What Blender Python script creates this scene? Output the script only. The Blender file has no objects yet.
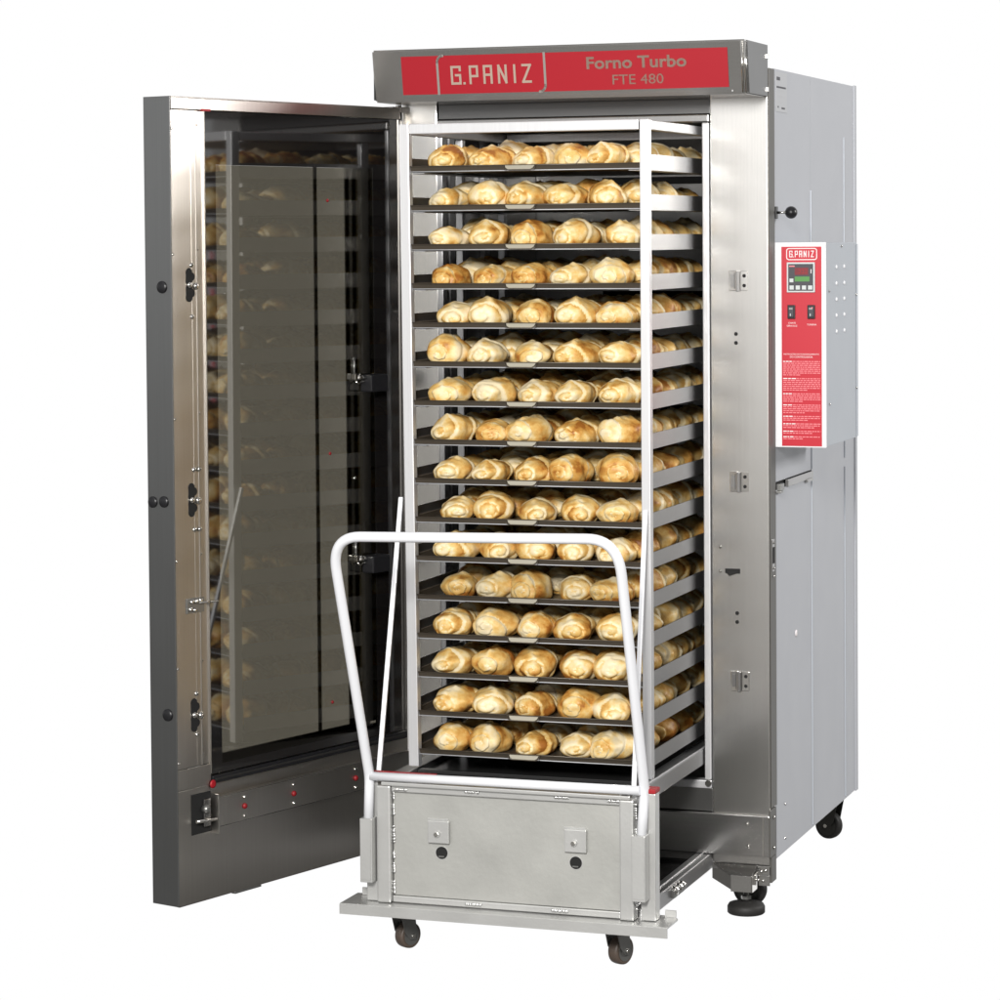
import bpy, bmesh, math, random
from mathutils import Vector, Matrix
R = math.radians
sc = bpy.context.scene
C = sc.collection
random.seed(7)

# ------------------------------------------------------------------ materials
def newmat(name):
    m = bpy.data.materials.new(name); m.use_nodes = True
    nt = m.node_tree
    return m, nt, nt.nodes['Principled BSDF']

def nd(nt, kind, **kw):
    n = nt.nodes.new(kind)
    for k, v in kw.items(): setattr(n, k, v)
    return n

def plain(name, col, rough=.5, metal=0., spec=None, bump=0., bscale=200., var=0., coat=0.):
    m, nt, b = newmat(name)
    b.inputs['Base Color'].default_value = (*col, 1)
    b.inputs['Roughness'].default_value = rough
    b.inputs['Metallic'].default_value = metal
    b.inputs['Coat Weight'].default_value = coat
    if spec is not None: b.inputs['Specular IOR Level'].default_value = spec
    tc = nd(nt, 'ShaderNodeTexCoord')
    if var:
        n = nd(nt, 'ShaderNodeTexNoise'); n.inputs['Scale'].default_value = 9.; n.inputs['Detail'].default_value = 5.
        nt.links.new(tc.outputs['Object'], n.inputs['Vector'])
        mx = nd(nt, 'ShaderNodeMix', data_type='RGBA')
        mx.inputs[6].default_value = (*[c*(1-var) for c in col], 1)
        mx.inputs[7].default_value = (*[min(1, c*(1+var)) for c in col], 1)
        nt.links.new(n.outputs['Fac'], mx.inputs[0]); nt.links.new(mx.outputs[2], b.inputs['Base Color'])
        mr = nd(nt, 'ShaderNodeMapRange'); mr.inputs[3].default_value = rough*.8; mr.inputs[4].default_value = min(1, rough*1.2)
        nt.links.new(n.outputs['Fac'], mr.inputs[0]); nt.links.new(mr.outputs[0], b.inputs['Roughness'])
    if bump:
        n = nd(nt, 'ShaderNodeTexNoise'); n.inputs['Scale'].default_value = bscale; n.inputs['Detail'].default_value = 3.
        nt.links.new(tc.outputs['Object'], n.inputs['Vector'])
        bp = nd(nt, 'ShaderNodeBump'); bp.inputs['Strength'].default_value = bump; bp.inputs['Distance'].default_value = .001
        nt.links.new(n.outputs['Fac'], bp.inputs['Height']); nt.links.new(bp.outputs[0], b.inputs['Normal'])
    return m

def brushed(name, col, r0, r1, stretch=(260., 260., 3.), bump=.05, wave=0.):
    """brushed sheet steel: fine streaks drawn out along one direction, faint large unevenness"""
    m, nt, b = newmat(name)
    b.inputs['Metallic'].default_value = 1.
    tc = nd(nt, 'ShaderNodeTexCoord')
    mp = nd(nt, 'ShaderNodeMapping'); mp.inputs['Scale'].default_value = stretch
    nt.links.new(tc.outputs['Object'], mp.inputs['Vector'])
    n = nd(nt, 'ShaderNodeTexNoise'); n.inputs['Scale'].default_value = 1.; n.inputs['Detail'].default_value = 4.
    nt.links.new(mp.outputs[0], n.inputs['Vector'])
    n2 = nd(nt, 'ShaderNodeTexNoise'); n2.inputs['Scale'].default_value = 3.5; n2.inputs['Detail'].default_value = 4.
    nt.links.new(tc.outputs['Object'], n2.inputs['Vector'])
    mr = nd(nt, 'ShaderNodeMapRange'); mr.inputs[3].default_value = r0; mr.inputs[4].default_value = r1
    nt.links.new(n2.outputs['Fac'], mr.inputs[0]); nt.links.new(mr.outputs[0], b.inputs['Roughness'])
    mx = nd(nt, 'ShaderNodeMix', data_type='RGBA')
    mx.inputs[6].default_value = (*[c*.93 for c in col], 1); mx.inputs[7].default_value = (*[min(1, c*1.07) for c in col], 1)
    nt.links.new(n.outputs['Fac'], mx.inputs[0]); nt.links.new(mx.outputs[2], b.inputs['Base Color'])
    bp = nd(nt, 'ShaderNodeBump'); bp.inputs['Strength'].default_value = bump; bp.inputs['Distance'].default_value = .0004
    nt.links.new(n.outputs['Fac'], bp.inputs['Height'])
    last = bp
    if wave:
        b2 = nd(nt, 'ShaderNodeBump'); b2.inputs['Strength'].default_value = wave; b2.inputs['Distance'].default_value = .02
        nt.links.new(n2.outputs['Fac'], b2.inputs['Height']); nt.links.new(bp.outputs[0], b2.inputs['Normal']); last = b2
    nt.links.new(last.outputs[0], b.inputs['Normal'])
    return m

M = {}
M['steel'] = brushed('brushed_steel', (.70, .685, .66), .20, .26, wave=.004)
M['steel_h'] = brushed('brushed_steel_horizontal', (.64, .63, .615), .16, .24, (3., 260., 260.))
M['steel_dark'] = brushed('dark_steel', (.36, .355, .35), .22, .34)
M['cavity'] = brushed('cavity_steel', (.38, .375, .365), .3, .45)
M['door_steel'] = brushed('door_steel', (.56, .535, .50), .28, .38)
M['edge_steel'] = brushed('door_edge_steel', (.33, .335, .335), .26, .34)
M['alu'] = brushed('satin_aluminium', (.70, .70, .71), .32, .42); M['alu'].node_tree.nodes['Principled BSDF'].inputs['Metallic'].default_value = .5
M['rail'] = brushed('guide_aluminium', (.46, .46, .465), .34, .46, (3., 200., 200.))
M['side_shade'] = plain('shaded_side_steel', (.13, .125, .115), .45, .5)  # darkened stand-in for steel: right-hand faces' dim reflection put into colour
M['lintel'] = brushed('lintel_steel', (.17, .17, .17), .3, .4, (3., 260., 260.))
M['print'] = plain('silver_print', (.50, .39, .32), .35, .3)
M['chrome'] = plain('bright_hardware', (.86, .84, .8), .14, 1.)
M['cast'] = plain('cast_panel_aluminium', (.56, .56, .53), .42, .6, bump=.3, bscale=90., var=.08)
M['cast_light'] = plain('aluminium_extrusion', (.62, .62, .605), .38, .6, bump=.2, bscale=120., var=.07)
M['weld'] = plain('weld_bead', (.75, .75, .74), .3, .8)
M['white'] = plain('white_enamel', (.82, .83, .86), .28, 0., coat=.3)
M['side'] = plain('grey_painted_sheet', (.48, .495, .53), .42, .05, bump=.06, bscale=500., var=.02)
M['box'] = plain('pale_grey_painted_sheet', (.48, .515, .56), .42, .1, bump=.06, bscale=500., var=.02)
M['boxface'] = plain('white_painted_sheet', (.86, .86, .88), .35)
M['red'] = plain('red_print', (.56, .010, .028), .38, 0., coat=.2)
M['redh'] = plain('red_print_header', (.40, .009, .020), .36, .1, coat=.2)
M['redcap'] = plain('red_silicone', (.36, .008, .015), .5)
M['tan'] = plain('grey_print', (.30, .28, .26), .4, .2)
M['ink'] = plain('white_print', (.85, .8, .8), .5)
M['inkdim'] = plain('pale_red_print', (.82, .24, .27), .5)
M['inkdark'] = plain('dark_print', (.05, .05, .06), .5)
M['black'] = plain('black_plastic', (.012, .012, .014), .35)
M['rubber'] = plain('dark_rubber', (.022, .021, .02), .6, bump=.2)
M['tyre'] = plain('brown_wheel', (.10, .075, .06), .45, var=.25)
M['zinc'] = plain('zinc_fork', (.30, .30, .29), .35, .8)
M['ironfork'] = plain('dark_fork', (.06, .06, .055), .35, .6)
M['tray'] = plain('nonstick_tray', (.10, .082, .062), .36, .4, bump=.1, bscale=120., var=.2)
M['deck'] = plain('dark_deck', (.06, .06, .06), .22, .6, bump=.05)
M['tab'] = plain('tray_tab', (.44, .41, .33), .4, .3)
M['hole'] = plain('hole_dark', (.008, .008, .008), .8)
M['gborder'] = plain('black_glass', (.010, .009, .009), .05, 0., spec=.62)
M['gborder'].node_tree.nodes['Principled BSDF'].inputs['IOR'].default_value = 2.2
M['lcdgreen'] = plain('green_display', (.10, .30, .08), .3)
M['lcdred'] = plain('red_display', (.20, .022, .03), .3)
M['keys'] = plain('grey_keys', (.62, .66, .66), .5)
M['sticker'] = plain('grey_sticker_and_lip_glint', (.50, .51, .53), .4)
M['plug'] = plain('dark_red_plug', (.26, .008, .012), .5)
M['cream'] = plain('cream_gasket', (.50, .46, .34), .5)

# tinted pane: real see-through glass, dark olive tint
m = bpy.data.materials.new('tinted_glass'); m.use_nodes = True; nt = m.node_tree; nt.nodes.clear()
o = nd(nt, 'ShaderNodeOutputMaterial'); mx = nd(nt, 'ShaderNodeMixShader'); tr = nd(nt, 'ShaderNodeBsdfTransparent')
gl = nd(nt, 'ShaderNodeBsdfGlossy'); fr = nd(nt, 'ShaderNodeFresnel')
tr.inputs[0].default_value = (.36, .345, .305, 1); gl.inputs['Roughness'].default_value = .03; gl.inputs[0].default_value = (.9, .88, .82, 1)
ge = nd(nt, 'ShaderNodeNewGeometry'); im = nd(nt, 'ShaderNodeMapRange'); im.inputs[3].default_value = 2.5; im.inputs[4].default_value = 1/2.5
nt.links.new(ge.outputs['Backfacing'], im.inputs[0]); nt.links.new(im.outputs[0], fr.inputs[0])
nt.links.new(fr.outputs[0], mx.inputs[0]); nt.links.new(tr.outputs[0], mx.inputs[1]); nt.links.new(gl.outputs[0], mx.inputs[2]); nt.links.new(mx.outputs[0], o.inputs[0])
M['glass'] = m

def bread_mat():
    m, nt, b = newmat('bread_crust')
    tc = nd(nt, 'ShaderNodeTexCoord'); oi = nd(nt, 'ShaderNodeObjectInfo')
    at = nd(nt, 'ShaderNodeAttribute', attribute_name='crust')      # 0 open dough, 1 baked crust
    add = nd(nt, 'ShaderNodeVectorMath', operation='ADD')
    sc_ = nd(nt, 'ShaderNodeMath', operation='MULTIPLY'); sc_.inputs[1].default_value = 37.
    nt.links.new(oi.outputs['Random'], sc_.inputs[0])
    nt.links.new(tc.outputs['Object'], add.inputs[0]); nt.links.new(sc_.outputs[0], add.inputs[1])
    n = nd(nt, 'ShaderNodeTexNoise'); n.inputs['Scale'].default_value = 26.; n.inputs['Detail'].default_value = 5.; n.inputs['Roughness'].default_value = .6
    nt.links.new(add.outputs[0], n.inputs['Vector'])
    a1 = nd(nt, 'ShaderNodeMath', operation='MULTIPLY_ADD'); a1.inputs[1].default_value = 2.0; a1.inputs[2].default_value = -1.0
    nt.links.new(n.outputs['Fac'], a1.inputs[0])
    a2 = nd(nt, 'ShaderNodeMath', operation='ADD'); nt.links.new(a1.outputs[0], a2.inputs[0]); nt.links.new(at.outputs['Fac'], a2.inputs[1])
    rr = nd(nt, 'ShaderNodeMath', operation='MULTIPLY_ADD'); rr.inputs[1].default_value = .40; rr.inputs[2].default_value = -.25
    nt.links.new(oi.outputs['Random'], rr.inputs[0])
    a3 = nd(nt, 'ShaderNodeMath', operation='ADD'); nt.links.new(a2.outputs[0], a3.inputs[0]); nt.links.new(rr.outputs[0], a3.inputs[1])
    cr = nd(nt, 'ShaderNodeValToRGB'); e = cr.color_ramp.elements
    e[0].position = 0.; e[0].color = (.86, .73, .48, 1); e[1].position = 1.; e[1].color = (.36, .13, .022, 1)
    for p, c in ((.22, (.84, .65, .33)), (.48, (.77, .50, .165)), (.78, (.60, .30, .065))):
        k = e.new(p); k.color = (*c, 1)
    nt.links.new(a3.outputs[0], cr.inputs[0]); nt.links.new(cr.outputs[0], b.inputs['Base Color'])
    b.inputs['Roughness'].default_value = .45; b.inputs['Specular IOR Level'].default_value = .4
    n2 = nd(nt, 'ShaderNodeTexNoise'); n2.inputs['Scale'].default_value = 120.; n2.inputs['Detail'].default_value = 4.
    nt.links.new(add.outputs[0], n2.inputs['Vector'])
    bp = nd(nt, 'ShaderNodeBump'); bp.inputs['Strength'].default_value = .35; bp.inputs['Distance'].default_value = .0015
    nt.links.new(n2.outputs['Fac'], bp.inputs['Height']); nt.links.new(bp.outputs[0], b.inputs['Normal'])
    return m
M['bread'] = bread_mat()

# ------------------------------------------------------------------ mesh builder
class MB:
    def __init__(s): s.bm = bmesh.new(); s.mats = []
    def mi(s, m):
        if m not in s.mats: s.mats.append(m)
        return s.mats.index(m)
    def _fin(s, faces, m, smooth=False):
        i = s.mi(m)
        for f in faces: f.material_index = i; f.smooth = smooth
    def box(s, x0, x1, y0, y1, z0, z1, m, bev=0.):
        if x0 > x1: x0, x1 = x1, x0
        if y0 > y1: y0, y1 = y1, y0
        if z0 > z1: z0, z1 = z1, z0
        t = bmesh.new(); r = bmesh.ops.create_cube(t, size=1.)
        for v in t.verts: v.co = Vector(((x0+x1)/2+v.co.x*(x1-x0), (y0+y1)/2+v.co.y*(y1-y0), (z0+z1)/2+v.co.z*(z1-z0)))
        if bev: bmesh.ops.bevel(t, geom=t.edges[:], offset=min(bev, .45*min(x1-x0, y1-y0, z1-z0)), segments=2, profile=.6, affect='EDGES')
        s.merge(t, m, False); return s
    def merge(s, t, m, smooth, mat=None):
        i = s.mi(m); mp = {}
        for v in t.verts: mp[v] = s.bm.verts.new(mat @ v.co if mat else v.co)
        for f in t.faces:
            try: g = s.bm.faces.new([mp[v] for v in f.verts])
            except ValueError: continue
            g.material_index = i; g.smooth = smooth
        t.free()
    def cyl(s, p0, p1, r, m, n=20, r2=None, smooth=True):
        p0, p1 = Vector(p0), Vector(p1); d = p1-p0; r2 = r if r2 is None else r2
        q = d.to_track_quat('Z', 'Y'); a, b = [], []
        for k in range(n):
            c, sn = math.cos(2*math.pi*k/n), math.sin(2*math.pi*k/n)
            a.append(s.bm.verts.new(p0+q @ Vector((c*r, sn*r, 0)))); b.append(s.bm.verts.new(p1+q @ Vector((c*r2, sn*r2, 0))))
        fs = [s.bm.faces.new((a[k], a[(k+1) % n], b[(k+1) % n], b[k])) for k in range(n)]
        s._fin(fs, m, smooth); s._fin([s.bm.faces.new(a[::-1]), s.bm.faces.new(b)], m); return s
    def tube(s, pts, r, m, n=14):
        pts = [Vector(p) for p in pts]; rings = []
        nrm = None
        for i, p in enumerate(pts):
            t = (pts[min(i+1, len(pts)-1)]-pts[max(i-1, 0)]).normalized()
            if nrm is None: nrm = t.orthogonal().normalized()
            nrm = (nrm-t*nrm.dot(t)).normalized(); bn = t.cross(nrm)
            rings.append([s.bm.verts.new(p+(nrm*math.cos(2*math.pi*k/n)+bn*math.sin(2*math.pi*k/n))*r) for k in range(n)])
        fs = []
        for a, b in zip(rings, rings[1:]):
            fs += [s.bm.faces.new((a[k], a[(k+1) % n], b[(k+1) % n], b[k])) for k in range(n)]
        s._fin(fs, m, True); s._fin([s.bm.faces.new(rings[0][::-1]), s.bm.faces.new(rings[-1])], m); return s
    def lathe(s, prof, origin, axis, m, n=28):
        o, q = Vector(origin), Vector(axis).to_track_quat('Z', 'Y'); rings = []
        for r, h in prof:
            rings.append([s.bm.verts.new(o+q @ Vector((r*math.cos(2*math.pi*k/n), r*math.sin(2*math.pi*k/n), h))) for k in range(n)])
        fs = []
        for a, b in zip(rings, rings[1:]):
            fs += [s.bm.faces.new((a[k], a[(k+1) % n], b[(k+1) % n], b[k])) for k in range(n)]
        s._fin(fs, m, True)
        s._fin([s.bm.faces.new(rings[0][::-1]), s.bm.faces.new(rings[-1])], m); return s
    def prism(s, poly, depth_vec, m, smooth=False):
        a = [s.bm.verts.new(Vector(p)) for p in poly]; b = [s.bm.verts.new(Vector(p)+Vector(depth_vec)) for p in poly]; n = len(a)
        fs = [s.bm.faces.new((a[k], a[(k+1) % n], b[(k+1) % n], b[k])) for k in range(n)]
        fs += [s.bm.faces.new(a[::-1]), s.bm.faces.new(b)]; s._fin(fs, m, smooth); return s
    def bar(s, p0, p1, w, d, m, up=(0, 1, 0), bev=0.):
        """square bar from p0 to p1, w wide sideways and d deep along up"""
        p0, p1 = Vector(p0), Vector(p1); z = (p1-p0); L = z.length; z.normalize()
        y = Vector(up); y = (y-z*y.dot(z)).normalized(); x = y.cross(z)
        t = bmesh.new(); bmesh.ops.create_cube(t, size=1.)
        for v in t.verts: v.co = Vector((v.co.x*w, v.co.y*d, v.co.z*L))
        if bev: bmesh.ops.bevel(t, geom=t.edges[:], offset=bev, segments=2, profile=.6, affect='EDGES')
        mt = Matrix.Translation((p0+p1)/2) @ Matrix((x, y, z)).transposed().to_4x4()
        s.merge(t, m, False, mt); return s
    def build(s, name, parent=None, fix=True):
        if fix: bmesh.ops.recalc_face_normals(s.bm, faces=s.bm.faces[:])
        me = bpy.data.meshes.new(name); s.bm.to_mesh(me); s.bm.free()
        for mt in s.mats: me.materials.append(mt)
        o = bpy.data.objects.new(name, me); C.objects.link(o); o.parent = parent
        return o

def tag(o, label=None, cat=None, group=None, kind=None):
    if label: o['label'] = label
    if cat: o['category'] = cat
    if group: o['group'] = group
    if kind: o['kind'] = kind
    return o
def empty(name, loc=(0, 0, 0)):
    o = bpy.data.objects.new(name, None); C.objects.link(o); o.location = loc; o.empty_display_size = .1
    return o
def box(name, parent, *a, bev=0.): return MB().box(*a, bev=bev).build(name, parent)

def text_mesh(txt, size, bold=0., xscale=1., extr=.0004, spacing=1.):
    cu = bpy.data.curves.new('lettering', 'FONT'); cu.body = txt; cu.size = size; cu.offset = bold; cu.extrude = extr
    cu.space_character = spacing; cu.align_x = 'LEFT'; cu.resolution_u = 3
    ob = bpy.data.objects.new('lettering', cu); C.objects.link(ob)
    bpy.context.view_layer.update()
    me = bpy.data.meshes.new_from_object(ob.evaluated_get(bpy.context.evaluated_depsgraph_get()))
    bpy.data.objects.remove(ob); bpy.data.curves.remove(cu)
    xs = [v.co.x for v in me.vertices]; ys = [v.co.y for v in me.vertices]
    x0, x1, y0, y1 = min(xs), max(xs), min(ys), max(ys)
    return me, x0, x1, y0, y1
def put_text(txt, x0, x1, z0, z1, y, mat, parent, bold=0., name='lettering', fn=None):
    """text fitted into the rectangle x0..x1, z0..z1 standing on the plane y (facing -y)"""
    me, a0, a1, b0, b1 = text_mesh(txt, 1., bold/max(1e-6, (z1-z0)))
    for v in me.vertices:
        px = x0+(v.co.x-a0)/(a1-a0)*(x1-x0); pz = z0+(v.co.y-b0)/(b1-b0)*(z1-z0)
        v.co = fn(px, pz) if fn else Vector((px, y+(.0006 if v.co.z < 0 else 0), pz))
    me.materials.clear(); me.materials.append(mat)
    o = bpy.data.objects.new(name, me); C.objects.link(o); o.parent = parent
    return o

# squared narrow capitals of the maker's mark, drawn as strokes in a unit box
GLYPH = {
 'G': [[(1, .80), (1, 1), (0, 1), (0, 0), (1, 0), (1, .5), (.5, .5)]],
 '.': [[(0, 0), (.12, 0)]],
 'P': [[(0, 0), (0, 1), (1, 1), (1, .42), (0, .42)]],
 'A': [[(0, 0), (0, 1), (1, 1), (1, 0)], [(0, .48), (1, .48)]],
 'N': [[(0, 0), (0, 1), (1, 0), (1, 1)]],
 'I': [[(0, 0), (0, 1)]],
 'Z': [[(0, 1), (1, 1), (0, 0), (1, 0)]],
}
def maker_mark(x0, x1, z0, z1, y, mat, parent, w, name='lettering'):
    mb = MB(); W = (x1-x0)
    lay = [('G', 0, .105), ('.', .155, .02), ('P', .235, .09), ('A', .415, .09), ('N', .60, .09), ('I', .80, 0), ('Z', .905, .095)]
    k = 0
    for g, o, gw in lay:
        for st in GLYPH[g]:
            pts = [(x0+(o+px*gw)*W, z0+pz*(z1-z0)) for px, pz in st]
            for (ax, az), (bx, bz) in zip(pts, pts[1:]):
                k += 1
                d = Vector((bx-ax, 0, bz-az)); e = d.normalized()*w*.48
                mb.bar((ax-e.x, y-.0002-.00003*(k % 7), az-e.z), (bx+e.x, y-.0002-.00003*(k % 7), bz+e.z), w, .0008, mat)
    return mb.build(name, parent)

def screw_mesh(r=.0045):
    b = MB(); b.lathe([(r, 0), (r, .0012), (r*.75, .0028), (r*.3, .0034)], (0, 0, 0), (0, 0, 1), M['chrome'], 12)
    b.cyl((0, 0, .0033), (0, 0, .0037), r*.28, M['hole'], 6)
    return b
_sm = screw_mesh().build('screw'); SCREW = _sm.data; bpy.data.objects.remove(_sm)
def screw(parent, p, axis, name='screw', s=1.):
    o = bpy.data.objects.new(name, SCREW); C.objects.link(o); o.parent = parent; o.location = p
    o.rotation_euler = Vector(axis).to_track_quat('Z', 'Y').to_euler(); o.scale = (s, s, s); return o

def strip_curve(mb, x0, x1, z0, z1, y, w, m, r=.012, corners=(1, 1, 1, 1), n=6):
    """thin outline of a rectangle with rounded corners (tl, tr, br, bl), only bits asked for"""
    pts = []
    for (cx, cz, a0), c in zip(((x0+r, z1-r, 180), (x1-r, z1-r, 90), (x1-r, z0+r, 0), (x0+r, z0+r, -90)), corners):
        if c:
            for k in range(n+1):
                a = R(a0-90*k/n); pts.append((cx+r*math.cos(a), cz+r*math.sin(a)))
        else:
            ex = x0 if cx < (x0+x1)/2 else x1; ez = z0 if cz < (z0+z1)/2 else z1; pts.append((ex, ez))
    pts.append(pts[0])
    for k, ((ax, az), (bx, bz)) in enumerate(zip(pts, pts[1:])):
        if math.hypot(bx-ax, bz-az) < 1e-6: continue
        e = Vector((bx-ax, 0, bz-az)).normalized()*w*.3
        mb.bar((ax-e.x, y-.00004*(k % 5), az-e.z), (bx+e.x, y-.00004*(k % 5), bz+e.z), w, .0008, m)

# ================================================================== OVEN
oven = tag(empty('rack_oven', (-.478, .5, 0)), 'tall stainless steel bakery rack oven with red sign and open glass door', 'oven')
_off = Vector((.478, -.5, 0))
ov = oven
def P(mb, name, parent=None):
    o = mb.build(name, parent or ov)
    return o
# all oven parts are modelled in scene coordinates: shift them under the empty
def settle(root):
    inv = Matrix.Translation(-root.location)
    for c in root.children: c.location = c.location - root.location

# --- body shell
b = MB()
b.box(-.004, 0, .062, .461, .133, 1.052, M['side'], .0015); b.box(-.004, 0, .462, 1.0096, .133, 2.095, M['side'], .0015)            # lower right side sheet
b.box(-.004, .0, .062, .461, 1.072, 2.095, M['side'], .0015)          # upper right side sheet
b.box(-.02, -.006, .062, .462, 1.04, 1.08, M['hole'])
b.box(-.0015, .0025, .4565, .4625, .14, 1.05, M['box'], .001)           # standing seams
b.box(-.0015, .0025, .4565, .4625, 1.074, 1.80, M['box'], .001)
b.box(-.0015, .0025, .855, .861, .14, 1.05, M['box'], .001)
b.box(-.0015, .0025, .855, .861, 1.074, 1.95, M['box'], .001)
b.box(-.001, .003, .985, 1.0116, .131, 2.097, M['side'], .001)          # rear edge fold
b.box(-.953, -.005, .95, 1.0076, .135, 2.093, M['side'])                # back
b.box(-.957, -.953, .062, 1.0096, .133, 2.095, M['side'])               # left side
b.box(-.952, -.0055, .064, .949, 2.07, 2.0945, M['side'])               # roof
P(b, 'outer_casing')
# side slot with its bracket
b = MB(); b.box(-.003, .010, .085, .12, 1.050, 1.066, M['zinc'], .001); b.box(-.003, .006, .18, .455, 1.052, 1.070, M['steel_dark'], .001)
b.box(-.002, .009, .38, .44, 1.046, 1.054, M['steel_dark'], .001); b.box(-.004, .012, .07, .1, 1.044, 1.05, M['zinc'], .001)
P(b, 'handle_slot')
b = MB(); b.lathe([(.0001, 0), (.009, 0), (.009, .002), (.005, .003)], (0, .279, .668), (1, 0, 0), M['ink'], 14)
o = P(b, 'plug')
for y, z in ((.154, .253), (.152, .167)): screw(ov, (0.0002, y, z), (1, 0, 0), s=.8)
# rating sticker
b = MB(); b.box(.0002, .001, .082, .20, 1.99, 2.088, M['sticker'])
for k, (ya, yb, z) in enumerate(((.09, .125, 2.074), (.09, .185, 2.051), (.095, .17, 2.045), (.10, .185, 2.03), (.09, .15, 2.017), (.10, .11, 2.002), (.14, .175, 2.0))):
    b.box(.001, .0014, ya, yb, z-.0022-(.004 if k == 0 else 0), z+.0022, M['inkdark'] if k < 2 or k > 4 else M['sticker'])
P(b, 'rating_sticker')
# damper knob
b = MB(); b.box(0, .004, .07, .088, 1.725, 1.755, M['black'], .001); b.cyl((.003, .082, 1.74), (.028, .084, 1.74), .0035, M['chrome'])
o = P(b, 'damper_knob')
b = MB(); b.lathe([(.001, -.016), (.007, -.0145), (.013, -.009), (.0155, 0), (.013, .009), (.007, .0145), (.001, .016)], (.038, .084, 1.74), (.25, -1, 0), M['black'])
b.build('ball', o)

# --- front frame
b = MB()
b.box(-.146, 0, 0, .060, .128, 2.0935, M['steel'], .003); P(b, 'front_post')
b = MB(); b.box(.0004, .0022, .004, .0605, .27, 2.093, M['side_shade'], .0005); P(b, 'side_shade_sheet')  # added dark sheet over the post's side face, shade put into its colour
b = MB(); b.box(-.957, -.863, 0, .060, .128, 2.0935, M['steel'], .003); P(b, 'front_post')
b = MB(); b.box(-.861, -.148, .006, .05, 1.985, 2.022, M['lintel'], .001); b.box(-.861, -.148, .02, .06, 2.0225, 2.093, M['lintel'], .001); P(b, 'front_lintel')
b = MB()
b.box(-.165, -.148, -.006, .03, .334, 1.9625, M['alu'], .003)
b.box(-.863, -.848, -.003, .03, .334, 1.9625, M['alu'], .003)
b.box(-.863, -.148, -.006, .03, 1.9635, 1.983, M['steel_dark'], .003)
b.box(-.863, -.148, -.004, .03, .312, .333, M['alu'], .003)
b.cyl((-.156, -.010, .326), (-.156, -.004, .326), .008, M['chrome'], 12)
P(b, 'opening_trim')
b = MB(); b.box(-.862, -.1475, .004, .03, .254, .311, M['steel_dark'], .001); P(b, 'lower_sill')
b = MB(); b.box(-.957, .001, -.014, -.001, .152, .253, M['steel_h'], .002)
b.box(-.0005, .0035, -.014, .045, .150, .268, M['side_shade'], .001)  # side of the fold, darkened by colour in place of shade
b.box(-.016, -.0135, -.0185, -.014, .154, .25, M['chrome'])
o = P(b, 'kick_plate')
for x, z in ((-.055, .232), (-.052, .177)): screw(ov, (x, -.0142, z), (0, -1, 0), s=1.1)
for z in (.245, .17): screw(ov, (.0037, .02, z), (1, 0, 0))
# chassis under the oven
b = MB(); b.box(-.95, -.195, .03, .98, .095, .148, M['hole']); b.box(-.16, -.01, .064, .98, .124, .150, M['steel_dark'])
b.box(-.30, -.145, .015, .03, .128, .150, M['steel_dark'])
P(b, 'chassis')
# corner bracket with its bent latch plate
b = MB()
b.box(-.147, .002, -.003, .028, .104, .127, M['steel_h'], .001)
b.prism([(-.147, -.006, .127), (-.147, -.006, .090), (-.088, -.05, .074), (-.088, -.05, .108)], (.0, .003, .0), M['steel_h'])
b.box(-.088, -.034, -.053, -.049, .070, .110, M['steel_h'], .001)
b.box(-.037, -.033, -.053, -.004, .070, .110, M['chrome'], .001)
b.prism([(-.147, -.005, .126), (-.088, -.05, .109), (-.034, -.05, .1085), (-.034, -.003, .126)], (0, 0, .0015), M['steel_dark'])
b.box(-.03, -.001, -.004, 0, .078, .104, M['steel_h'], .001)
b.box(-.002, .004, -.003, .045, .086, .149, M['side_shade'], .001)  # bracket's outer side, its dim tone painted into the colour
o = P(b, 'corner_bracket')
for x, z in ((-.022, .113), (-.030, .092), (-.018, .09), (-.012, .116)): screw(ov, (x, -.0042, z), (0, -1, 0), s=.9)
screw(ov, (-.118, -.0032, .115), (0, -1, 0), s=.6)

# strike plates, screws and holes down the right post
for z in (1.573, 1.078, .584):
    b = MB(); b.box(-.098, -.0785, -.0045, 0, z-.025, z+.025, M['chrome'], .001)
    b.box(-.0785, -.071, -.013, 0, z-.026, z+.024, M['steel_dark'], .001)
    b.box(-.094, -.084, -.0052, -.0045, z-.014, z+.016, M['steel_dark'])
    b.box(-.0845, -.0835, -.0056, -.0045, z-.02, z+.02, M['hole'])
    b.box(-.070, -.052, -.003, 0, z-.024, z+.024, M['chrome'], .001)
    for q in (.012, -.012): b.cyl((-.060, -.0036, z+q), (-.060, -.003, z+q), .0045, M['hole'], 12)
    P(b, 'strike_plate')
for z in (1.442, 1.420, .752, .730): P(MB().cyl((-.082, -.0008, z), (-.082, .0002, z), .0048, M['hole'], 14), 'screw_hole')
b = MB(); b.box(-.112, -.074, -.0012, 0, .850, .862, M['hole']); b.prism([(-.108, -.001, .850), (-.082, -.001, .850), (-.098, -.014, .845)], (0, .0008, 0), M['chrome'])
P(b, 'lock_slot')
for z in (.915, .855): screw(ov, (-.124, -.0002, z), (0, -1, 0), s=.9)
b = MB(); b.box(0, .004, .016, .040, .855, .935, M['steel_dark'], .001); b.box(.004, .005, .02, .036, .875, .915, M['hole'])
P(b, 'side_strike')
for z in (.926, .863, .843): screw(ov, (.0042, .028, z), (1, 0, 0), s=.8)

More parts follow.
